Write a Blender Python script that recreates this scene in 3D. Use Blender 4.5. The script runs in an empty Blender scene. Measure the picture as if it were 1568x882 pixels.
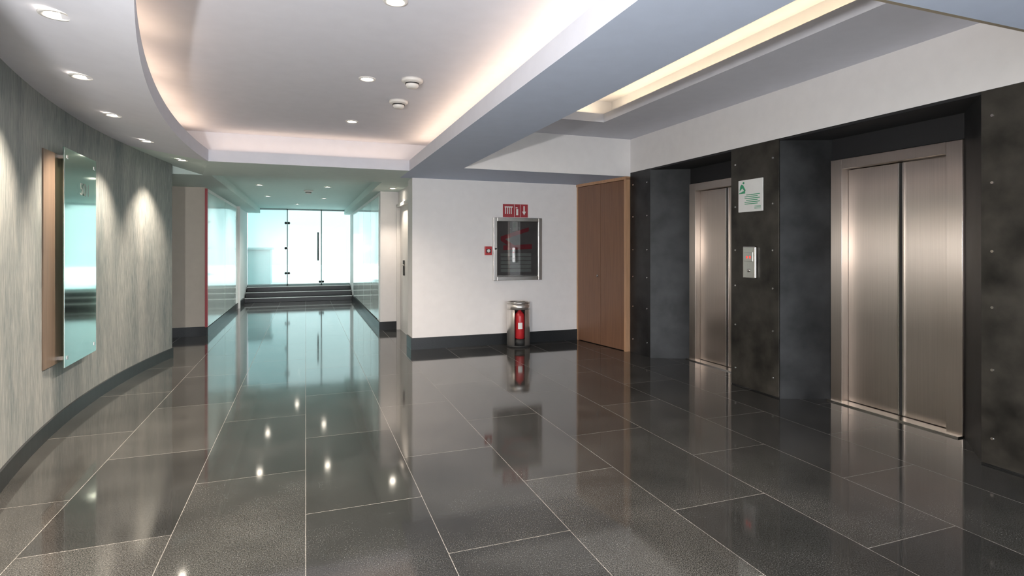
import bpy, bmesh, math
from mathutils import Vector, Matrix
R = math.radians
scene = bpy.context.scene
scene.view_settings.view_transform = 'Standard'
scene.view_settings.look = 'None'
scene.view_settings.exposure = 0.12

# ---------------------------------------------------------------- materials
def mat_base(name):
    m = bpy.data.materials.new(name); m.use_nodes = True
    nt = m.node_tree
    b = nt.nodes['Principled BSDF']
    return m, nt, b
def N(nt, t, **kw):
    n = nt.nodes.new(t)
    for k, v in kw.items(): setattr(n, k, v)
    return n
def pmat(name, col, rough=0.5, metal=0.0, noise=0.06, scale=8.0, stretch=(1,1,1), bump=0.0, spec=0.5, detail=4.0, aniso=0.0, coat=0.0, arot=0.0):
    m, nt, b = mat_base(name)
    tc = N(nt, 'ShaderNodeTexCoord'); mp = N(nt, 'ShaderNodeMapping')
    mp.inputs['Scale'].default_value = stretch
    nz = N(nt, 'ShaderNodeTexNoise'); nz.inputs['Scale'].default_value = scale; nz.inputs['Detail'].default_value = detail
    cr = N(nt, 'ShaderNodeValToRGB')
    cr.color_ramp.elements[0].position = 0.3; cr.color_ramp.elements[1].position = 0.7
    cr.color_ramp.elements[0].color = [max(0, c*(1-noise)) for c in col[:3]]+[1]
    cr.color_ramp.elements[1].color = [min(1, c*(1+noise)) for c in col[:3]]+[1]
    nt.links.new(tc.outputs['Object'], mp.inputs['Vector']); nt.links.new(mp.outputs[0], nz.inputs['Vector'])
    nt.links.new(nz.outputs['Fac'], cr.inputs[0]); nt.links.new(cr.outputs[0], b.inputs['Base Color'])
    b.inputs['Roughness'].default_value = rough; b.inputs['Metallic'].default_value = metal
    b.inputs['Specular IOR Level'].default_value = spec
    if coat: b.inputs['Coat Weight'].default_value = coat; b.inputs['Coat Roughness'].default_value = 0.05
    if bump:
        bp = N(nt, 'ShaderNodeBump'); bp.inputs['Strength'].default_value = bump; bp.inputs['Distance'].default_value = 0.01
        nt.links.new(nz.outputs['Fac'], bp.inputs['Height']); nt.links.new(bp.outputs[0], b.inputs['Normal'])
    if aniso:
        b.inputs['Anisotropic'].default_value = aniso; b.inputs['Anisotropic Rotation'].default_value = arot
        tg = N(nt, 'ShaderNodeTangent'); tg.direction_type = 'RADIAL'; tg.axis = 'Z'
        nt.links.new(tg.outputs[0], b.inputs['Tangent'])
    return m
def emat(name, col, s):
    m, nt, b = mat_base(name)
    b.inputs['Base Color'].default_value = (*col, 1)
    b.inputs['Emission Color'].default_value = (*col, 1); b.inputs['Emission Strength'].default_value = s
    return m
def gmat(name, tint, fac, rough=0.02, gcol=(1,1,1)):
    m = bpy.data.materials.new(name); m.use_nodes = True; nt = m.node_tree
    nt.nodes.clear()
    o = N(nt, 'ShaderNodeOutputMaterial'); t = N(nt, 'ShaderNodeBsdfTransparent'); g = N(nt, 'ShaderNodeBsdfGlossy'); mx = N(nt, 'ShaderNodeMixShader')
    lw = N(nt, 'ShaderNodeLayerWeight'); lw.inputs['Blend'].default_value = 0.35
    mr = N(nt, 'ShaderNodeMapRange'); mr.inputs['To Min'].default_value = fac; mr.inputs['To Max'].default_value = min(1, fac+0.5)
    nt.links.new(lw.outputs['Facing'], mr.inputs['Value'])
    t.inputs[0].default_value = (*tint, 1); g.inputs[0].default_value = (*gcol, 1); g.inputs['Roughness'].default_value = rough
    nt.links.new(mr.outputs[0], mx.inputs[0]); nt.links.new(t.outputs[0], mx.inputs[1]); nt.links.new(g.outputs[0], mx.inputs[2]); nt.links.new(mx.outputs[0], o.inputs[0])
    return m

M = {}
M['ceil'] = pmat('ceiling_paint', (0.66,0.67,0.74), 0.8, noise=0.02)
M['beam'] = pmat('beam_skylight_tint', (0.48,0.545,0.68), 0.7, noise=0.02)  # blue cast of the skylight is mixed into this colour
M['white'] = pmat('wall_paint', (0.81,0.785,0.78), 0.7, noise=0.02)
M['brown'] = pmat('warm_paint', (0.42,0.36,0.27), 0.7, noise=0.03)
M['tan'] = pmat('tan_paint', (0.52,0.46,0.39), 0.6, noise=0.03)
M['panel'] = pmat('glossy_glass_cladding', (0.68,0.80,0.78), 0.12, noise=0.03, scale=1.5, coat=0.6)
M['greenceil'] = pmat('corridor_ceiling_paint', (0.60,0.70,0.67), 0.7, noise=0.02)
M['base'] = pmat('dark_granite_trim', (0.018,0.020,0.022), 0.3, noise=0.2, scale=60, spec=0.3)
M['steelplate'] = pmat('raw_steel_plate', (0.018,0.0182,0.019), 0.42, metal=0.15, noise=0.8, scale=3.5, bump=0.06, detail=12, spec=0.33)
M['steelplate2'] = pmat('raw_steel_plate_warm', (0.040,0.036,0.030), 0.42, metal=0.25, noise=0.7, scale=4.0, bump=0.07, detail=12, spec=0.4)
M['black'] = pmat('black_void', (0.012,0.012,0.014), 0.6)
M['inox'] = pmat('brushed_stainless', (0.55,0.48,0.43), 0.31, metal=1.0, noise=0.05, scale=3, stretch=(60,60,0.6), bump=0.0, aniso=0.99, arot=0.0)
M['inoxlt'] = pmat('stainless_trim', (0.66,0.63,0.60), 0.24, metal=1.0, noise=0.05, scale=3, stretch=(40,40,1))
M['wood'] = pmat('wood_veneer', (0.22,0.112,0.066), 0.42, noise=0.12, scale=3, stretch=(14,14,0.7))
M['woodlt'] = pmat('wood_edge', (0.50,0.29,0.17), 0.45, noise=0.12, scale=4, stretch=(14,14,0.7))
M['browndk'] = pmat('dark_brown_sheet', (0.15,0.11,0.08), 0.5, noise=0.15, scale=3, stretch=(14,14,0.7))
M['red'] = pmat('red_paint', (0.45,0.02,0.025), 0.35, noise=0.05)
M['sign_red'] = pmat('red_sign', (0.36,0.03,0.04), 0.4, noise=0.03)
M['signw'] = pmat('white_print', (0.8,0.8,0.78), 0.5, noise=0.02)
M['etch'] = pmat('etched_print', (0.36,0.42,0.39), 0.5, noise=0.02)
M['green'] = pmat('green_print', (0.05,0.33,0.17), 0.5, noise=0.05)
M['plastic'] = pmat('white_plastic', (0.72,0.70,0.68), 0.4, noise=0.02)
M['gasket'] = pmat('dark_rubber', (0.02,0.02,0.02), 0.6)
M['lamp'] = emat('lamp_glow', (1.0,0.9,0.75), 45)
M['led'] = emat('led_red', (1.0,0.03,0.02), 1.6)
M['glass'] = gmat('corridor_glass', (0.82,0.97,0.95), 0.05)
M['frost'] = gmat('frosted_glass', (0.62,0.82,0.81), 0.12, 0.25)
M['plate'] = gmat('sign_glass', (0.66,0.78,0.73), 0.42, 0.07, (0.85,0.95,0.90))
M['cabglass'] = gmat('cabinet_glass', (0.85,0.85,0.85), 0.08, 0.03)
M['outside'] = pmat('outside_pavement', (0.7,0.74,0.73), 0.8)
M['outbox'] = pmat('outside_grey', (0.30,0.40,0.40), 0.8)

# polished granite floor
def floor_mat():
    m, nt, b = mat_base('polished_granite_tiles')
    g = N(nt, 'ShaderNodeNewGeometry'); s = N(nt, 'ShaderNodeSeparateXYZ'); c = N(nt, 'ShaderNodeCombineXYZ')
    nt.links.new(g.outputs['Position'], s.inputs[0]); nt.links.new(s.outputs['Y'], c.inputs['X']); nt.links.new(s.outputs['X'], c.inputs['Y'])
    br = N(nt, 'ShaderNodeTexBrick'); br.offset = 0.5; br.offset_frequency = 2; br.squash = 1.0
    br.inputs['Scale'].default_value = 1.0; br.inputs['Brick Width'].default_value = 1.26; br.inputs['Row Height'].default_value = 0.615
    br.inputs['Mortar Size'].default_value = 0.0018; br.inputs['Mortar Smooth'].default_value = 0.1; br.inputs['Bias'].default_value = 0.0
    br.inputs['Color1'].default_value = (0.025,0.0255,0.025,1); br.inputs['Color2'].default_value = (0.043,0.043,0.041,1); br.inputs['Mortar'].default_value = (0.16,0.155,0.145,1)
    nt.links.new(c.outputs[0], br.inputs['Vector'])
    n1 = N(nt, 'ShaderNodeTexNoise'); n1.inputs['Scale'].default_value = 190; n1.inputs['Detail'].default_value = 2
    n2 = N(nt, 'ShaderNodeTexNoise'); n2.inputs['Scale'].default_value = 2.2; n2.inputs['Detail'].default_value = 6
    nt.links.new(g.outputs['Position'], n1.inputs['Vector']); nt.links.new(g.outputs['Position'], n2.inputs['Vector'])
    r1 = N(nt, 'ShaderNodeMapRange'); r1.inputs['From Min'].default_value = 0.35; r1.inputs['From Max'].default_value = 0.68; r1.inputs['To Min'].default_value = 0.3; r1.inputs['To Max'].default_value = 2.1
    r2 = N(nt, 'ShaderNodeMapRange'); r2.inputs['From Min'].default_value = 0.3; r2.inputs['From Max'].default_value = 0.7; r2.inputs['To Min'].default_value = 0.72; r2.inputs['To Max'].default_value = 1.28
    nt.links.new(n1.outputs['Fac'], r1.inputs['Value']); nt.links.new(n2.outputs['Fac'], r2.inputs['Value'])
    mu = N(nt, 'ShaderNodeMath', operation='MULTIPLY'); nt.links.new(r1.outputs[0], mu.inputs[0]); nt.links.new(r2.outputs[0], mu.inputs[1])
    vm = N(nt, 'ShaderNodeVectorMath', operation='SCALE'); nt.links.new(br.outputs['Color'], vm.inputs[0]); nt.links.new(mu.outputs[0], vm.inputs['Scale'])
    nt.links.new(vm.outputs[0], b.inputs['Base Color'])
    rr = N(nt, 'ShaderNodeMapRange'); rr.inputs['To Min'].default_value = 0.04; rr.inputs['To Max'].default_value = 0.10
    nt.links.new(n2.outputs['Fac'], rr.inputs['Value'])
    mx = N(nt, 'ShaderNodeMath', operation='MAXIMUM'); 
    mo = N(nt, 'ShaderNodeMath', operation='MULTIPLY'); mo.inputs[1].default_value = 0.5
    nt.links.new(br.outputs['Fac'], mo.inputs[0]); nt.links.new(mo.outputs[0], mx.inputs[0]); nt.links.new(rr.outputs[0], mx.inputs[1])
    nt.links.new(mx.outputs[0], b.inputs['Roughness'])
    b.inputs['IOR'].default_value = 1.68
    return m
M['floor'] = floor_mat()

# vertical-grain wall covering
def paper():
    m, nt, b = mat_base('textured_wallcovering')
    g = N(nt, 'ShaderNodeNewGeometry')
    mp = N(nt, 'ShaderNodeMapping'); mp.inputs['Scale'].default_value = (22,22,2.6); nt.links.new(g.outputs['Position'], mp.inputs['Vector'])
    n = N(nt, 'ShaderNodeTexNoise'); n.inputs['Scale'].default_value = 2.6; n.inputs['Detail'].default_value = 9; n.inputs['Roughness'].default_value = 0.65; nt.links.new(mp.outputs[0], n.inputs['Vector'])
    mp2 = N(nt, 'ShaderNodeMapping'); mp2.inputs['Scale'].default_value = (2.2,2.2,0.3); nt.links.new(g.outputs['Position'], mp2.inputs['Vector'])
    n2 = N(nt, 'ShaderNodeTexNoise'); n2.inputs['Scale'].default_value = 1.6; n2.inputs['Detail'].default_value = 3; nt.links.new(mp2.outputs[0], n2.inputs['Vector'])
    ad = N(nt, 'ShaderNodeMath', operation='ADD'); ad.use_clamp = True
    a1 = N(nt, 'ShaderNodeMath', operation='MULTIPLY'); a1.inputs[1].default_value = 0.6; nt.links.new(n.outputs['Fac'], a1.inputs[0])
    a2 = N(nt, 'ShaderNodeMath', operation='MULTIPLY'); a2.inputs[1].default_value = 0.4; nt.links.new(n2.outputs['Fac'], a2.inputs[0])
    nt.links.new(a1.outputs[0], ad.inputs[0]); nt.links.new(a2.outputs[0], ad.inputs[1])
    cr = N(nt, 'ShaderNodeValToRGB'); e = cr.color_ramp.elements
    e[0].position = 0.36; e[0].color = (0.125,0.155,0.160,1); e[1].position = 0.64; e[1].color = (0.35,0.36,0.34,1)
    nt.links.new(ad.outputs[0], cr.inputs[0]); nt.links.new(cr.outputs[0], b.inputs['Base Color'])
    b.inputs['Roughness'].default_value = 0.55
    bp = N(nt, 'ShaderNodeBump'); bp.inputs['Strength'].default_value = 0.25; bp.inputs['Distance'].default_value = 0.01
    nt.links.new(n.outputs['Fac'], bp.inputs['Height']); nt.links.new(bp.outputs[0], b.inputs['Normal'])
    return m
M['paper'] = paper()

# ---------------------------------------------------------------- helpers
def link(o, parent=None):
    scene.collection.objects.link(o)
    if parent: o.parent = parent
    return o
def empty(name, loc=(0,0,0)):
    o = bpy.data.objects.new(name, None); o.empty_display_size = 0.1; scene.collection.objects.link(o); return o
def mesh(name, vs, fs, mat, parent=None, bevel=0, smooth=False):
    me = bpy.data.meshes.new(name); me.from_pydata([tuple(v) for v in vs], [], fs)
    bm = bmesh.new(); bm.from_mesh(me); bmesh.ops.recalc_face_normals(bm, faces=bm.faces); bm.to_mesh(me); bm.free()
    if smooth:
        for p in me.polygons: p.use_smooth = True
    me.materials.append(M[mat] if isinstance(mat, str) else mat)
    o = bpy.data.objects.new(name, me); link(o, parent)
    if bevel:
        bv = o.modifiers.new('bevel', 'BEVEL'); bv.width = bevel; bv.segments = 2
    return o
def box(name, x0,x1,y0,y1,z0,z1, mat, parent=None, bevel=0):
    vs = [(x,y,z) for x in (x0,x1) for y in (y0,y1) for z in (z0,z1)]
    fs = [(0,1,3,2),(4,6,7,5),(0,4,5,1),(2,3,7,6),(0,2,6,4),(1,5,7,3)]
    return mesh(name, vs, fs, mat, parent, bevel)
def prism(name, pts, z0, z1, mat, parent=None, bevel=0):
    n = len(pts)
    vs = [(x,y,z0) for x,y in pts]+[(x,y,z1) for x,y in pts]
    fs = [tuple(range(n))[::-1], tuple(range(n,2*n))]+[(i,(i+1)%n,n+(i+1)%n,n+i) for i in range(n)]
    return mesh(name, vs, fs, mat, parent, bevel)
def lathe(name, prof, loc, mat, parent=None, seg=32, a0=0, a1=360, axis='Z', smooth=True):
    full = abs(a1-a0-360) < 1e-6
    ns = seg if full else seg+1
    vs = []
    for i in range(ns):
        a = R(a0+(a1-a0)*i/seg)
        for r,z in prof:
            if axis == 'Z': v = (r*math.cos(a), r*math.sin(a), z)
            elif axis == 'X': v = (z, r*math.cos(a), r*math.sin(a))
            else: v = (r*math.cos(a), z, r*math.sin(a))
            vs.append((v[0]+loc[0], v[1]+loc[1], v[2]+loc[2]))
    k = len(prof); fs = []
    for i in range(seg):
        j = (i+1) % ns
        for p in range(k-1):
            fs.append((i*k+p, j*k+p, j*k+p+1, i*k+p+1))
    o = mesh(name, vs, fs, mat, parent, smooth=smooth)
    bm = bmesh.new(); bm.from_mesh(o.data); bmesh.ops.remove_doubles(bm, verts=bm.verts, dist=1e-5); bmesh.ops.recalc_face_normals(bm, faces=bm.faces); bm.to_mesh(o.data); bm.free()
    return o
def text(name, s, size, loc, rot, mat, parent):
    c = bpy.data.curves.new(name, 'FONT'); c.body = s; c.size = size; c.extrude = 0.001; c.align_x = 'CENTER'; c.align_y = 'CENTER'
    c.materials.append(M[mat]); o = bpy.data.objects.new(name, c); o.location = loc; o.rotation_euler = rot
    return link(o, parent)

HS = 2.37     # soffit height
# ---------------------------------------------------------------- curves
def wall_x(y):
    if y >= 2.2: return -1.83+(y-6.05)**2/23.0
    t = min(2.2-y, 1.2); return -1.186+0.335*t-0.14*t*t
def tray_x(y):
    if y >= 1.5: return -1.05+(y-6.1)**2/29.6
    return -0.335+0.06*(1.5-y)
YB = -3.0

# ---------------------------------------------------------------- floor
mesh('floor', [(-4,YB,0),(5.4,YB,0),(5.4,16.9,0),(-4,16.9,0)], [(0,1,2,3)], 'floor')

# curved wall
ys = [YB+(8.29-YB)*i/90 for i in range(91)]
vs=[]; fs=[]
for y in ys:
    x = wall_x(y); vs += [(x,y,0),(x,y,2.9),(x-0.18,y,2.9),(x-0.18,y,0)]
for i in range(90):
    a=i*4; b=a+4
    for k in range(4): fs.append((a+k,b+k,b+(k+1)%4,a+(k+1)%4))
fs += [(0,1,2,3),(360,363,362,361)]
mesh('wall_left', vs, fs, 'paper')
vs=[]; fs=[]
for y in ys:
    x = wall_x(y)+0.015; vs += [(x-0.02,y,0),(x,y,0),(x,y,0.12),(x-0.02,y,0.12)]
for i in range(90):
    a=i*4; b=a+4
    for k in range(4): fs.append((a+k,b+k,b+(k+1)%4,a+(k+1)%4))
fs += [(0,1,2,3),(360,363,362,361)]
mesh('baseboard_left', vs, fs, 'base')

# ---------------------------------------------------------------- ceiling
ceil = empty('ceiling')
def strip(name, A, B, mat, parent):
    vs = A+B; n=len(A)
    return mesh(name, vs, [(i,i+1,n+i+1,n+i) for i in range(n-1)], mat, parent)
yt = [0.0+7.06*i/50 for i in range(51)]
TRI = [(tray_x(y), y) for y in yt]
strip('soffit_left', [(x,y,HS) for x,y in TRI], [(wall_x(y),y,2.5) for x,y in TRI], 'ceil', ceil)
strip('lip_left', [(x,y,HS) for x,y in TRI], [(x,y,2.5) for x,y in TRI], 'ceil', ceil)
strip('ledge_left', [(x,y,2.5) for x,y in TRI], [(x-0.28,y,2.5) for x,y in TRI], 'ceil', ceil)
strip('upstand_left', [(x-0.28,y,2.5) for x,y in TRI], [(x-0.28,y,2.75) for x,y in TRI], 'ceil', ceil)
# far soffit
xl = tray_x(7.06)
vs=[(xl,7.06,HS),(1.22,7.06,HS),(1.22,8.4,HS),(-1.28,8.4,HS),(wall_x(8.29)-.1,8.4,2.5),(wall_x(7.06),7.06,2.5)]
mesh('soffit_far', vs, [(0,1,2,3),(0,3,4,5)], 'greenceil', ceil)
box('lip_far', xl,1.22,7.055,7.06,HS,2.5,'ceil',ceil)
mesh('ledge_far', [(xl-.28,7.06,2.5),(1.5,7.06,2.5),(1.5,7.34,2.5),(xl-.28,7.34,2.5)], [(0,1,2,3)], 'ceil', ceil)
mesh('upstand_far', [(xl-.28,7.34,2.5),(1.5,7.34,2.5),(1.5,7.34,2.75),(xl-.28,7.34,2.75)], [(0,1,2,3)], 'ceil', ceil)
# main raised ceiling
mesh('tray_top', [(-2.2,-0.3,2.75),(1.6,-0.3,2.75),(1.6,7.5,2.75),(-2.2,7.5,2.75)], [(0,1,2,3)], 'ceil', ceil)
# beam between the bays
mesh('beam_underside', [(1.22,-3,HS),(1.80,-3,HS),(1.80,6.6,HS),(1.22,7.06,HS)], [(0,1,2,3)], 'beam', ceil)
mesh('beam_lip', [(1.22,0,HS),(1.22,7.06,HS),(1.22,7.06,2.5),(1.22,0,2.5)], [(0,1,2,3)], 'ceil', ceil)
mesh('beam_ledge', [(1.22,0,2.5),(1.5,0,2.5),(1.5,7.34,2.5),(1.22,7.34,2.5)], [(0,1,2,3)], 'ceil', ceil)
box('beam_core', 1.5,1.80,-3,7.4,HS+0.003,3.3,'ceil',ceil)
# near soffit over the camera side
mesh('soffit_near', [(-1.3,YB,HS+.001),(1.22,YB,HS+.001),(1.22,0,HS+.001),(-1.3,0,HS+.001)], [(0,1,2,3)], 'ceil', ceil)
box('upstand_near', -1.5,1.5,-0.3,-0.28,HS,2.8,'ceil',ceil)
# elevator bay
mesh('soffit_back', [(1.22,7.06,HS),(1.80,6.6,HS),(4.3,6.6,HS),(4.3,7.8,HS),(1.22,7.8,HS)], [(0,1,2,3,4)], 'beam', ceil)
mesh('soffit_side', [(1.22,7.8,HS),(1.75,7.8,HS),(1.75,8.4,HS),(1.22,8.4,HS)], [(0,1,2,3)], 'greenceil', ceil)
mesh('bay_far_face', [(1.8,6.6,HS),(4.13,6.6,HS),(4.13,6.6,2.87),(1.8,6.6,2.87)], [(0,1,2,3)], 'white', ceil)
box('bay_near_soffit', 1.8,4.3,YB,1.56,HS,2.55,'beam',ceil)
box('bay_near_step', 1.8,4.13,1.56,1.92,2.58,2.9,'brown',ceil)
T=2.87; ix0,ix1,iy0,iy1=2.15,3.27,2.0,5.8
def ring(name,x0,x1,y0,y1,X0,X1,Y0,Y1,z,mat):
    mesh(name, [(x0,y0,z),(x1,y0,z),(x1,y1,z),(x0,y1,z),(X0,Y0,z),(X1,Y0,z),(X1,Y1,z),(X0,Y1,z)], [(0,1,5,4),(1,2,6,5),(2,3,7,6),(3,0,4,7)], mat, ceil)
def rim(name,x0,x1,y0,y1,z0,z1,mat):
    mesh(name, [(x0,y0,z0),(x1,y0,z0),(x1,y1,z0),(x0,y1,z0),(x0,y0,z1),(x1,y0,z1),(x1,y1,z1),(x0,y1,z1)], [(0,1,5,4),(1,2,6,5),(2,3,7,6),(3,0,4,7)], mat, ceil)
ring('bay_tray', ix0,ix1,iy0,iy1, 1.8,4.13,1.5,6.6, T, 'ceil')
rim('bay_lip', ix0,ix1,iy0,iy1, T, T+0.1, 'ceil')
ring('bay_ledge', ix0,ix1,iy0,iy1, ix0-.25,ix1+.25,iy0-.25,iy1+.25, T+0.1, 'ceil')
rim('bay_upstand', ix0-.25,ix1+.25,iy0-.25,iy1+.25, T+.1, T+.32, 'ceil')
mesh('bay_top', [(1.8,1.5,T+.32),(3.6,1.5,T+.32),(3.6,6.2,T+.32),(1.8,6.2,T+.32)], [(0,1,2,3)], 'ceil', ceil)
# corridor ceiling
CX0,CX1=-1.28,1.2
mesh('corridor_top', [(CX0+.1,8.4,2.5),(CX1-.15,8.4,2.5),(CX1-.15,17,2.5),(CX0+.1,17,2.5)], [(0,1,2,3)], 'greenceil', ceil)
mesh('corridor_step', [(CX0+.1,8.4,HS),(CX1-.15,8.4,HS),(CX1-.15,8.4,2.5),(CX0+.1,8.4,2.5)], [(0,1,2,3)], 'greenceil', ceil)
mesh('corridor_side', [(CX0+.1,8.4,HS),(CX0+.1,17,HS),(CX0+.1,17,2.5),(CX0+.1,8.4,2.5)], [(0,1,2,3)], 'greenceil', ceil)
mesh('corridor_side_b', [(CX1-.15,8.4,HS),(CX1-.15,17,HS),(CX1-.15,17,2.5),(CX1-.15,8.4,2.5)], [(0,1,2,3)], 'greenceil', ceil)
mesh('corridor_soffit', [(CX0+.1,8.4,HS),(-4,8.4,HS),(-4,17,HS),(CX0+.1,17,HS)], [(0,1,2,3)], 'greenceil', ceil)
mesh('corridor_soffit_b', [(CX1-.15,8.4,HS),(1.75,8.4,HS),(1.75,17,HS),(CX1-.15,17,HS)], [(0,1,2,3)], 'greenceil', ceil)
mesh('passage_soffit', [(-4,7.0,HS),(-1.84,7.0,HS),(wall_x(8.29)-.1,8.4,HS),(-4,8.4,HS)], [(0,1,2,3)], 'greenceil', ceil)
mesh('passage_step', [(wall_x(8.29)-.15,8.4,HS),(-1.18,8.4,HS),(-1.18,8.4,2.55),(wall_x(8.29)-.15,8.4,2.55)], [(0,1,2,3)], 'greenceil', ceil)
box('roof_slab', -4.2,5.5,YB,17,3.35,3.5,'ceil',ceil)

# ---------------------------------------------------------------- walls
BW = 7.75
box('wall_back', 1.38,4.3,BW,BW+0.2,0,3.3,'white')
bb = empty('baseboard_back')
box('run', 1.36,3.9,BW-0.015,BW+0.01,0,0.16,'base',bb)
box('return', 1.36,1.385,BW,8.1,0,0.16,'base',bb)
box('wall_side', 1.38,1.5,BW+.2,8.1,0,2.4,'white')
box('wall_side_upper', 1.5,1.6,8.1,9.8,2.15,2.4,'white')
sd = empty('door_1')
box('leaf', 1.53,1.57,8.14,9.0,0,2.1,'plastic',sd)
box('leaf_b', 1.53,1.57,9.01,9.75,0,2.1,'plastic',sd)
box('jamb', 1.47,1.6,8.1,8.14,0,2.15,'woodlt',sd)
box('jamb_b', 1.47,1.6,9.76,9.8,0,2.15,'plastic',sd)
box('head', 1.47,1.6,8.1,9.8,2.1,2.15,'plastic',sd)
box('lock', 1.51,1.53,9.3,9.36,0.95,1.2,'black',sd,0.004)
lathe('handle', [(0,0),(0.012,0),(0.012,-0.12),(0,-0.12)], (1.5,9.33,1.12),'inoxlt',sd,16,axis='Y')
box('wall_column', 1.2,1.75,9.8,10.3,0,2.4,'white')
box('baseboard_column', 1.185,1.6,9.785,9.81,0,0.14,'base')
cr_ = empty('wall_corridor_right')
box('core', 1.21,1.35,10.3,17,0,2.6,'white',cr_)
for i,(a,b_) in enumerate([(9.95,11.2),(11.22,12.6),(12.62,14.0),(14.02,15.4)]):
    box('panel_%d'%(i+1), 1.185,1.21,a,b_,0.16,2.3,'panel',cr_)
box('baseboard_corridor_right', 1.18,1.212,9.81,15.8,0,0.13,'base')
box('wall_passage', -4,-1.5,10.1,10.3,0,2.6,'tan')
box('baseboard_passage', -4,-1.49,10.085,10.11,0,0.15,'base')
cl_ = empty('wall_corridor_left')
box('core', -1.65,-1.5,10.3,17,0,2.6,'white',cl_)
for i,(a,b_) in enumerate([(10.16,12.2),(12.22,14.4)]):
    box('panel_%d'%(i+1), -1.5,-1.475,a,b_,0.14,2.3,'panel',cl_)
box('edge_trim', -1.505,-1.47,10.08,10.13,0.14,2.35,'sign_red',cl_)
box('edge_trim_far', -1.5,-1.43,14.42,14.5,0,2.37,'white',cl_)
box('baseboard_corridor_left', -1.5,-1.468,10.11,15.8,0,0.13,'base')
box('wall_passage_end', -4.1,-3.9,YB,17,0,3.4,'tan')
# right wall above & beside elevators
XW = 4.13
box('wall_right', XW,XW+0.2,YB,BW,2.42,3.3,'white')
box('wall_right_near', XW,XW+0.2,YB,0.6,0,2.42,'white')
box('wall_shaft', 5.3,5.4,YB,17,0,3.4,'black')
# steel cladding
st = empty('steel_pillar')
prism('shaft', [(4.13,6.6),(4.13,6.13),(4.57,5.9),(5.0,5.9),(5.0,6.6)],0,2.42,'steelplate',st)
st2 = empty('steel_pillar')
prism('shaft', [(4.14,4.05),(4.14,4.68),(4.57,4.79),(5,4.79),(5,3.86),(4.57,3.86)],0,2.42,'steelplate',st2)
box('face_plate', 4.128,4.14,4.055,4.675,0.01,2.418,'steelplate2',st2,0.002)
st3 = empty('steel_pillar')
prism('shaft', [(4.14,2.39),(4.57,2.75),(5,2.75),(5,.6),(4.14,.6)],0,2.42,'steelplate',st3)
box('face_plate', 4.128,4.14,1.4,2.385,0.01,2.418,'steelplate2',st3,0.002)
box('face_plate_b', 4.128,4.14,0.61,1.39,0.01,2.418,'steelplate2',st3,0.002)
def bolts(par, ylist, x=4.126):
    vs=[]; fs=[]
    for y in ylist:
        for z in (0.18,0.62,1.02,1.38,1.82,2.25):
            c=len(vs)
            for r,dx in ((0.011,0),(0.009,-0.005)):
                for k in range(10):
                    a=2*math.pi*k/10; vs.append((x+dx,y+r*math.cos(a),z+r*math.sin(a)))
            fs += [(c+k,c+(k+1)%10,c+10+(k+1)%10,c+10+k) for k in range(10)]
            fs.append(tuple(range(c+10,c+20)))
    mesh('bolts', vs, fs, 'inoxlt', par)
bolts(st,[6.2,6.53],4.128); bolts(st2,[4.12,4.61]); bolts(st3,[2.32,1.46])
# dark header boxes of the recesses
hd = empty('elevator_recess_header')
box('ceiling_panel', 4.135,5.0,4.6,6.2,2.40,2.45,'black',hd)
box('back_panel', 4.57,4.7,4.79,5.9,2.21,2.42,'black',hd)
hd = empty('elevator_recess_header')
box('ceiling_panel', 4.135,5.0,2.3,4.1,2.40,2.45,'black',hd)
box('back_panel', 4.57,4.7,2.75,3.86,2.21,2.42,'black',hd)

def elevator(y0,y1):
    e = empty('elevator_door'); H=2.205
    f=0.115
    box('jamb_near', 4.55,4.70,y0,y0+f,0,H,'inox',e,0.003)
    box('jamb_far', 4.55,4.70,y1-f,y1,0,H,'inox',e,0.003)
    box('header', 4.55,4.70,y0+f,y1-f,H-0.09,H,'inox',e,0.003)
    yc=(y0+y1)/2-0.045
    box('door_panel_near', 4.63,4.66,y0+f+.002,yc-0.006,0.015,H-0.095,'inox',e,0.004)
    box('door_panel_far', 4.63,4.66,yc+0.006,y1-f-0.002,0.015,H-0.095,'inox',e,0.004)
    box('gasket', 4.622,4.632,yc-0.012,yc+0.008,0.02,H-0.1,'gasket',e)
    box('edge_strip', 4.620,4.63,yc+0.010,yc+0.024,0.02,H-0.1,'inoxlt',e)
    box('edge_strip_b', 4.620,4.63,yc-0.026,yc-0.014,0.02,H-0.1,'inoxlt',e)
    box('backing', 4.67,4.69,y0,y1,0,H,'black',e)
    box('sill', 4.5,4.69,y0,y1,0.001,0.012,'inoxlt',e)
elevator(2.75,3.86); elevator(4.79,5.90)

# wood double door (slightly splayed)
wd = empty('door_2')
A=Vector((3.90,BW,0)); B=Vector((4.07,6.6,0)); dv=(B-A).normalized(); nv=Vector((-dv.y,dv.x,0)); 
if nv.x>0: nv=-nv
L=(B-A).length
def slab(name,s0,s1,z0,z1,t0,t1,mat,bev=0):
    p=[A+dv*s0+nv*t0, A+dv*s1+nv*t0, A+dv*s1+nv*t1, A+dv*s0+nv*t1]
    return prism(name,[(q.x,q.y) for q in p],z0,z1,mat,wd,bev)
slab('frame_far',0,0.03,0,2.35,-0.06,0.0,'woodlt'); slab('frame_near',L-0.04,L,0,2.35,-0.08,0.012,'woodlt')
slab('frame_top',0,L,2.33,2.37,-0.08,0.01,'woodlt')
mid=L*0.5
slab('leaf_far',0.032,mid-0.003,0.008,2.325,-0.05,-0.006,'wood',0.002); slab('leaf_near',mid+0.003,L-0.042,0.008,2.325,-0.05,-0.006,'wood',0.002)
slab('backing',0,L,0,2.37,-0.1,-0.06,'gasket')
q=A+dv*(mid-0.05)+nv*0.005
lathe('lock',[(0,0),(0.018,0),(0.018,-0.012),(0,-0.012)],(q.x,q.y,1.0),'inoxlt',wd,16,axis='X')

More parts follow.
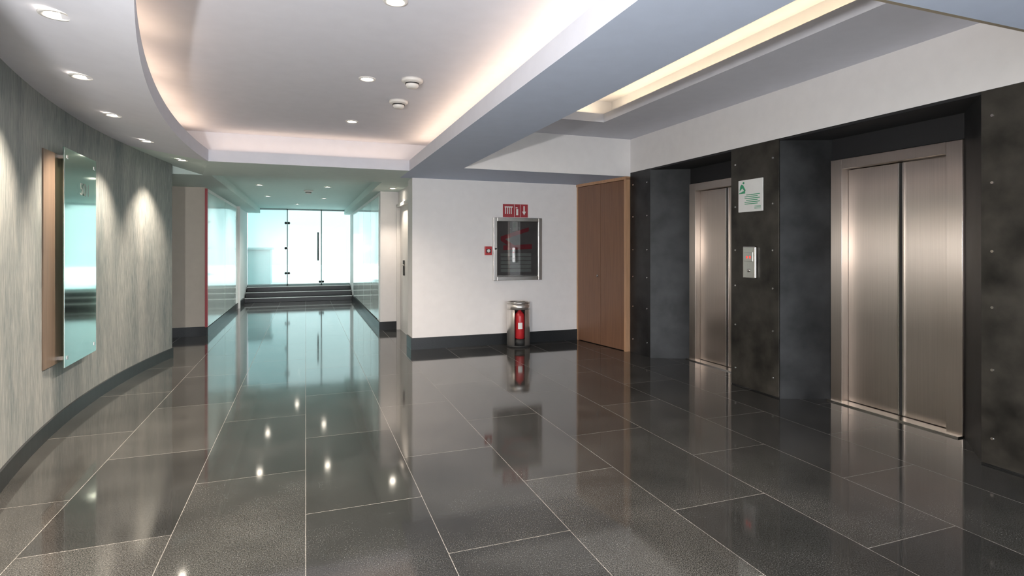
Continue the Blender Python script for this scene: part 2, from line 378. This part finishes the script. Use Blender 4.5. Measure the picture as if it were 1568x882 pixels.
# ---------------------------------------------------------------- stairs + glass end
sp = empty('entrance_steps')
SX0,SX1=-1.465,1.178
box('step_1',SX0,SX1,15.8,16.15,0,0.12,'base',sp,0.006); box('step_2',SX0,SX1,16.15,16.5,0,0.24,'base',sp,0.006); box('step_3',SX0,SX1,16.5,16.86,0,0.36,'base',sp,0.006)
box('nosing_1',SX0,SX1,15.795,15.81,0.105,0.122,'outside',sp); box('nosing_2',SX0,SX1,16.145,16.16,0.225,0.242,'outside',sp); box('nosing_3',SX0,SX1,16.495,16.51,0.345,0.362,'outside',sp)
w = empty('window_1')
M['mull']=pmat('satin_aluminium', (0.22,0.30,0.30), 0.4, metal=0.3)
GY=16.9
box('sill',-1.5,1.2,16.87,17.05,0,0.36,'base',w)
box('pane_left',-1.48,-0.49,GY,GY+.012,0.37,2.5,'frost',w); box('pane_mid',-0.47,0.41,GY,GY+.012,0.37,2.48,'glass',w); box('pane_right',0.43,1.2,GY,GY+.012,0.37,2.5,'glass',w)
box('joint_a',-0.495,-0.465,GY-.01,GY+.02,0.36,2.5,'mull',w); box('joint_b',0.405,0.435,GY-.01,GY+.02,0.36,2.5,'mull',w)
box('rail_top',-1.5,1.2,GY-.01,GY+.03,2.46,2.52,'mull',w)
box('rail_bottom',-1.5,1.2,GY-.01,GY+.03,0.36,0.40,'mull',w)
for i,(x,z) in enumerate([(-.52,.7),(-.44,.7),(-.52,1.4),(-.44,2.1),(-.52,2.1),(.38,.45),(.46,.45)]):
    lathe('fitting_%d'%i,[(0,0),(0.035,0),(0.035,-0.03),(0,-0.03)],(x,GY-.01,z),'gasket',w,16,axis='Y')
lathe('door_handle',[(0,-.4),(0.02,-.4),(0.02,.4),(0,.4)],(0.33,GY-.07,1.45),'gasket',w,16)
box('handle_post_a',0.32,0.34,GY-.07,GY,1.15,1.17,'gasket',w); box('handle_post_b',0.32,0.34,GY-.07,GY,1.73,1.75,'gasket',w)
mesh('ground_outside',[(-12,17.05,.3),(12,17.05,.3),(12,40,.3),(-12,40,.3)],[(0,1,2,3)],'outside')
pl=empty('outdoor_planter')
box('body',-1.75,-1.0,18.6,19.4,0.3,1.35,'outbox',pl,0.02); box('rim',-1.8,-0.95,18.55,19.45,1.35,1.42,'outbox',pl,0.01)

# rear glazing behind the camera
w2 = empty('window_2')
for i,x in enumerate((-1.0,0.28,1.56,2.84,4.08)):
    box('mullion_%d'%i,x-.03,x+.03,YB-.03,YB+.03,0,2.37,'inoxlt',w2)
box('rail_top',-1.0,4.13,YB-.03,YB+.03,2.3,2.37,'inoxlt',w2); box('rail_bottom',-1.0,4.13,YB-.03,YB+.03,0,0.08,'inoxlt',w2)
box('wall_front',-4,5.4,YB-.1,YB,2.37,3.4,'white')
mesh('ground_outside_front',[(-12,-20,-.02),(12,-20,-.02),(12,YB,-.02),(-12,YB,-.02)],[(0,1,2,3)],'outside')

# ---------------------------------------------------------------- glass sign panel on left wall
gs = empty('glass_wall_sign')
P0=Vector((wall_x(5.17)+0.07,5.17,0)); P1=Vector((wall_x(5.97)+0.07,5.97,0))
t=(P1-P0).normalized(); n=Vector((t.y,-t.x,0))
def pp(name,s0,s1,z0,z1,d0,d1,mat,par,bev=0):
    p=[P0+t*s0+n*d0,P0+t*s1+n*d0,P0+t*s1+n*d1,P0+t*s0+n*d1]
    return prism(name,[(a.x,a.y) for a in p],z0,z1,mat,par,bev)
LL=(P1-P0).length
pp('pane',0,LL,0.49,2.17,0,0.01,'plate',gs,0.002)
pp('brown_sheet',-0.22,LL-0.3,0.52,2.12,-0.064,-0.05,'browndk',gs,0.002)  # dark brown sheet behind the pane, reaching past its near edge
for i,(s,z) in enumerate([(0.06,0.56),(LL-.06,0.56),(0.06,2.1),(LL-.06,2.1)]):
    pp('standoff_%d'%i,s-.015,s+.015,z-.015,z+.015,-0.09,0.014,'inoxlt',gs,0.003)
c=P0+t*(LL*0.58)+n*0.016
text('number','501',0.145,(c.x,c.y,1.88),(R(90),0,R(90)-0.02),'etch',gs)

# ---------------------------------------------------------------- fire hose cabinet
fc = empty('fire_hose_cabinet'); x0,x1,z0,z1=2.545,3.30,0.93,1.845; yb=BW
fw=0.055
box('frame_left',x0,x0+fw,yb-.05,yb,z0,z1,'inoxlt',fc,0.004); box('frame_right',x1-fw,x1,yb-.05,yb,z0,z1,'inoxlt',fc,0.004)
box('frame_top',x0+fw,x1-fw,yb-.05,yb,z1-fw,z1,'inoxlt',fc,0.004); box('frame_bottom',x0+fw,x1-fw,yb-.05,yb,z0,z0+fw,'inoxlt',fc,0.004)
box('inner_lip',x0+fw,x1-fw,yb-.03,yb-.022,z0+fw,z0+fw+.02,'inoxlt',fc)
M['cabin']=pmat('cabinet_interior',(0.13,0.12,0.12),0.6,noise=0.15)
M['dimred']=pmat('hose_red',(0.26,0.015,0.025),0.5,noise=0.1)
M['louvre']=pmat('hose_canvas',(0.24,0.26,0.25),0.7,noise=0.1)
box('interior',x0+fw,x1-fw,yb-.012,yb-.004,z0+fw,z1-fw,'cabin',fc)
yy=yb-.024
mesh('hose_rack_upper',[(2.66,yy,1.51),(2.66,yy,1.57),(3.10,yy,1.71),(3.10,yy,1.65)],[(0,1,2,3)],'dimred',fc)
mesh('hose_rack_link',[(2.66,yy-.001,1.57),(2.66,yy-.001,1.51),(2.80,yy-.001,1.42),(2.88,yy-.001,1.44)],[(0,1,2,3)],'dimred',fc)
mesh('hose_rack_lower',[(2.70,yy,1.37),(2.70,yy,1.44),(3.15,yy,1.46),(3.15,yy,1.39)],[(0,1,2,3)],'dimred',fc)
for i in range(5):
    box('hose_fold_%d'%i,2.66,3.14,yb-.022,yb-.014,1.05+i*0.058,1.05+i*0.058+0.045,'louvre',fc,0.004)
box('glass',x0+fw,x1-fw,yb-.034,yb-.03,z0+fw,z1-fw,'cabglass',fc)
lathe('latch',[(0,0),(0.012,0),(0.012,-.015),(0,-.015)],(x0+.03,yb-.05,1.39),'gasket',fc,16,axis='Y')

# sign above
sg = empty('fire_equipment_sign'); 
box('plate',2.70,3.09,yb-.012,yb,1.855,2.045,'sign_red',sg,0.002)
ys_=yb-.014
def wbox(n_,a,b_,c_,d_,mat='signw'): return box(n_,a,b_,ys_-.002,ys_+.004,c_,d_,mat,sg)
wbox('hose_icon_top',2.725,2.85,1.995,2.01)
for i in range(4): wbox('hose_icon_%d'%i,2.73+i*.03,2.743+i*.03,1.90,1.995)
wbox('divider',2.872,2.876,1.86,2.04); wbox('divider_b',2.965,2.969,1.86,2.04)
wbox('extinguisher_icon',2.905,2.935,1.885,1.975); wbox('extinguisher_icon_top',2.897,2.925,1.985,2.0)
mesh('arrow',[(3.018,ys_-.002,2.02),(3.038,ys_-.002,2.02),(3.038,ys_-.002,1.94),(3.06,ys_-.002,1.94),(3.028,ys_-.002,1.885),(2.996,ys_-.002,1.94),(3.018,ys_-.002,1.94)],[(0,1,2,3,4,5,6)],'signw',sg)
# alarm station
al = empty('fire_alarm_pull_station')
box('body',2.42,2.525,yb-.035,yb,1.30,1.425,'red',al,0.006); box('plate',2.437,2.508,yb-.04,yb-.034,1.335,1.39,'gasket',al,0.002); lathe('button',[(0,-.008),(0.02,-.008),(0.024,0)],(2.472,yb-.04,1.362),'signw',al,20,axis='Y')

# extinguisher stand
ex = empty('extinguisher_stand'); cx,cy=2.86,7.53
face=-103; half=27
M['bin']=pmat('satin_stainless', (0.74,0.70,0.66), 0.30, metal=0.85, noise=0.05, scale=3, stretch=(40,40,1))
prof=[(0.165,0.02),(0.165,0.62),(0.158,0.62),(0.158,0.02),(0.165,0.02)]
lathe('shell',prof,(cx,cy,0),'bin',ex,48,face+half,face+360-half)
lathe('shell_top_band',[(0.166,0.53),(0.166,0.61),(0.158,0.61),(0.158,0.53),(0.166,0.53)],(cx,cy,0),'bin',ex,48)
lathe('base_disc',[(0,0),(0.168,0),(0.168,0.025),(0,0.025)],(cx,cy,0),'gasket',ex,48)
lathe('top_ring',[(0.168,0.618),(0.168,0.635),(0.145,0.635),(0.145,0.618),(0.168,0.618)],(cx,cy,0),'bin',ex,48)
lathe('inner_liner',[(0.155,0.03),(0.155,0.6)],(cx,cy,0),'gasket',ex,40,face+half+2,face+358-half)
ez=0.09; ax_,ay_=cx-.01,cy-.078
lathe('pedestal',[(0,.025),(.08,.025),(.08,.025+ez),(0,.025+ez)],(ax_,ay_,0),'gasket',ex,32)
lathe('extinguisher_body',[(0,.03),(.064,.03),(.07,.045),(.07,.34),(.062,.38),(.04,.405),(.025,.42),(.025,.44),(0,.44)],(ax_,ay_,ez),'red',ex,32)
lathe('extinguisher_label',[(.0707,.17),(.0707,.26)],(ax_,ay_,ez),'signw',ex,16,face-26,face+26)
box('valve',ax_-.02,ax_+.02,ay_-.02,ay_+.02,.425+ez,.445+ez,'gasket',ex,0.004)
box('lever',ax_-.05,ax_+.05,ay_-.008,ay_+.008,.443+ez,.453+ez,'gasket',ex,0.003)

# ---------------------------------------------------------------- elevator signage
es = empty('elevator_safety_sign')
box('plate',4.116,4.126,4.235,4.56,1.76,2.08,'signw',es,0.004)
xs=4.1145
def gb(n_,y0,y1,z0,z1): box(n_,xs-.001,xs+.003,y0,y1,z0,z1,'green',es)
for i in range(6): gb('line_%d'%i,4.27+(0.03 if i%2 else 0),4.47-(0.02 if i%3==0 else 0),1.925-i*.018,1.932-i*.018)
for i in range(3): gb('small_line_%d'%i,4.26,4.34,1.81-i*.012,1.814-i*.012)
mesh('figure',[(xs-.001,4.54,1.97),(xs-.001,4.50,2.0),(xs-.001,4.47,1.965),(xs-.001,4.455,1.975),(xs-.001,4.49,2.03),(xs-.001,4.515,2.04),(xs-.001,4.53,2.02)],[(0,1,2,3,4,5,6)],'green',es)
lathe('figure_head',[(0,-.002),(.011,-.002),(.011,0)],(xs,4.485,2.05),'green',es,16,axis='X')
for i in range(4): gb('stair_%d'%i,4.525-i*.02,4.545-i*.02,1.945-0.0*i,1.955+0.006*i)
cb = empty('elevator_call_panel')
box('housing',4.09,4.128,4.31,4.475,1.10,1.42,'inoxlt',cb,0.012)
box('screen',4.086,4.091,4.335,4.45,1.27,1.36,'inoxlt',cb,0.002)
for i,y in enumerate((4.37,4.41)):
    box('display_%d'%i,4.083,4.087,y-.006,y+.006,1.30,1.322,'led',cb)
lathe('button',[(0,-.006),(.016,-.006),(.018,0)],(4.09,4.39,1.18),'inoxlt',cb,20,axis='X')

# ---------------------------------------------------------------- detectors
def detector(x,y,z):
    d = empty('smoke_detector')
    lathe('base',[(0,0),(.085,0),(.085,-.018),(.07,-.028),(0,-.028)],(x,y,z),'plastic',d,32)
    lathe('head',[(.05,-.028),(.052,-.05),(.04,-.068),(0,-.07)],(x,y,z),'plastic',d,32)
    lathe('vents',[(.055,-.032),(.055,-.042)],(x,y,z),'gasket',d,32)
detector(.80,4.5,2.75); detector(.80,5.2,2.75); detector(.05,4.9+6.5,2.5)

# ---------------------------------------------------------------- lights
def area(name, loc, sx, sy, rot, e, col, par=None):
    l = bpy.data.lights.new(name,'AREA'); l.shape='RECTANGLE'; l.size=sx; l.size_y=sy; l.energy=e; l.color=col
    o = bpy.data.objects.new(name,l); o.location=loc; o.rotation_euler=rot; return link(o,par)
WARM=(1.0,0.85,0.70)
def downlight(x,y,z,e,target=None,size=105,col=WARM,blend=0.7,rad=0.045):
    d = empty('recessed_downlight')
    lathe('trim_ring',[(rad+.022,0),(rad+.02,-.006),(rad+.004,-.008),(rad,0.0),(rad-.002,-.001)],(x,y,z),'plastic',d,24)
    lathe('lamp',[(0,-.002),(rad,-.002)],(x,y,z),'lamp',d,24)
    l = bpy.data.lights.new('spot','SPOT'); l.energy=e; l.color=col; l.spot_size=R(size); l.spot_blend=blend; l.shadow_soft_size=0.03
    o = bpy.data.objects.new('spot',l); o.location=(x,y,z-.02)
    if target is not None:
        v=Vector(target)-Vector(o.location); o.rotation_euler=v.to_track_quat('-Z','Y').to_euler()
    link(o,d)
for y in (0.7,1.85,3.0,4.05,5.15,6.29,7.47):
    wx=wall_x(y); x=wx+0.40
    z=2.5-0.13*0.40/(tray_x(min(y,7.06))-wx)
    downlight(x,y,z-.001,230,(wx+0.12,y,0.8),88,(1.0,0.82,0.66),1.0)
for y in (0.2,1.6,3.1,4.6,6.2): downlight(.46,y,2.749,180,size=130)
for x,y in ((-.75,10.67),(.37,10.6),(-.75,12.9),(.38,13.1),(-.2,15.0)): downlight(x,y,2.499,70,col=(1,.97,.9),size=140)
downlight(1.32,9.2,HS-.001,60,size=100)
# cove strips (LED tapes lying in the coves)
CC=(1.0,0.72,0.48)
cv = empty('cove_led_strip')
up=(R(180),0,0)
area('tape_beam',(1.38,3.6,2.52),0.03,7.0,up,12,CC,cv)
area('tape_far',(0.1,7.22,2.52),2.2,0.03,up,1.9,CC,cv)
for i in range(7):
    ya=0.3+i*0.98; yb_=ya+0.9; xa=tray_x((ya+yb_)/2)-0.15
    o=area('tape_curve_%d'%i,(xa,(ya+yb_)/2,2.52),0.03,0.9,up,1.6,CC,cv)
    o.rotation_euler=(R(180),0,math.atan2(tray_x(yb_)-tray_x(ya),0.9))
cv2 = empty('cove_led_strip')
CY=(1.0,0.77,0.45)
area('tape_right',(ix1+.14,3.9,T+.12),0.03,3.8,up,7,CY,cv2)
area('tape_far',(2.7,iy1+.14,T+.12),1.2,0.03,up,2.2,CY,cv2)
# wall lamp added out of view to put a glow on the elevator doors
sc = empty('added_wall_lamp'); sx_,sy_=wall_x(0.3)+0.13,0.3
lathe('backplate',[(0,0),(.05,0),(.05,.012),(0,.012)],(wall_x(0.3),sy_,1.4),'inoxlt',sc,24,axis='X')
box('arm',wall_x(0.3),sx_,sy_-.01,sy_+.01,1.30,1.32,'inoxlt',sc)
lathe('cup',[(0,-.11),(.05,-.11),(.052,-.085),(0,-.085)],(sx_,sy_,1.4),'inoxlt',sc,24)
lathe('cap',[(0,.085),(.052,.085),(.05,.1),(0,.1)],(sx_,sy_,1.4),'inoxlt',sc,24)
l=bpy.data.lights.new('fill_bulb','POINT'); l.energy=400; l.color=(1,.98,.96); l.shadow_soft_size=0.045
o=bpy.data.objects.new('fill_bulb',l); o.location=(sx_,sy_,1.4); link(o,sc)

# world: overcast sky, brighter on the street (rear) side
wd_ = bpy.data.worlds.new('world'); scene.world=wd_; wd_.use_nodes=True
nt=wd_.node_tree; bg=nt.nodes['Background']
tc=N(nt,'ShaderNodeTexCoord'); sx=N(nt,'ShaderNodeSeparateXYZ'); nt.links.new(tc.outputs['Generated'],sx.inputs[0])
mr=N(nt,'ShaderNodeMapRange'); mr.inputs['From Min'].default_value=-0.4; mr.inputs['From Max'].default_value=0.4; mr.inputs['To Min'].default_value=7.5; mr.inputs['To Max'].default_value=1.6
nt.links.new(sx.outputs['Y'],mr.inputs['Value']); nt.links.new(mr.outputs[0],bg.inputs[1])
bg.inputs[0].default_value=(0.91,0.955,1.0,1)
def portal(name,loc,sx,sy,rot):
    o=area(name,loc,sx,sy,rot,1,(1,1,1)); o.data.cycles.is_portal=True; return o
p1=portal('window_portal',(1.56,YB+.05,1.19),5.1,2.3,(R(90),0,R(180)))
p2=portal('window_portal',(-0.15,GY-.1,1.45),2.6,2.1,(R(-90),0,0))
p1.parent=w2; p2.parent=w

# ---------------------------------------------------------------- camera
cam = bpy.data.cameras.new('camera'); co = bpy.data.objects.new('camera',cam); scene.collection.objects.link(co)
co.location=(0,0,1.4); co.rotation_euler=(R(90),0,R(-20.15))
cam.sensor_width=36; cam.lens=861/1568*36; cam.shift_y=-61/1568; cam.clip_start=0.05
scene.camera=co
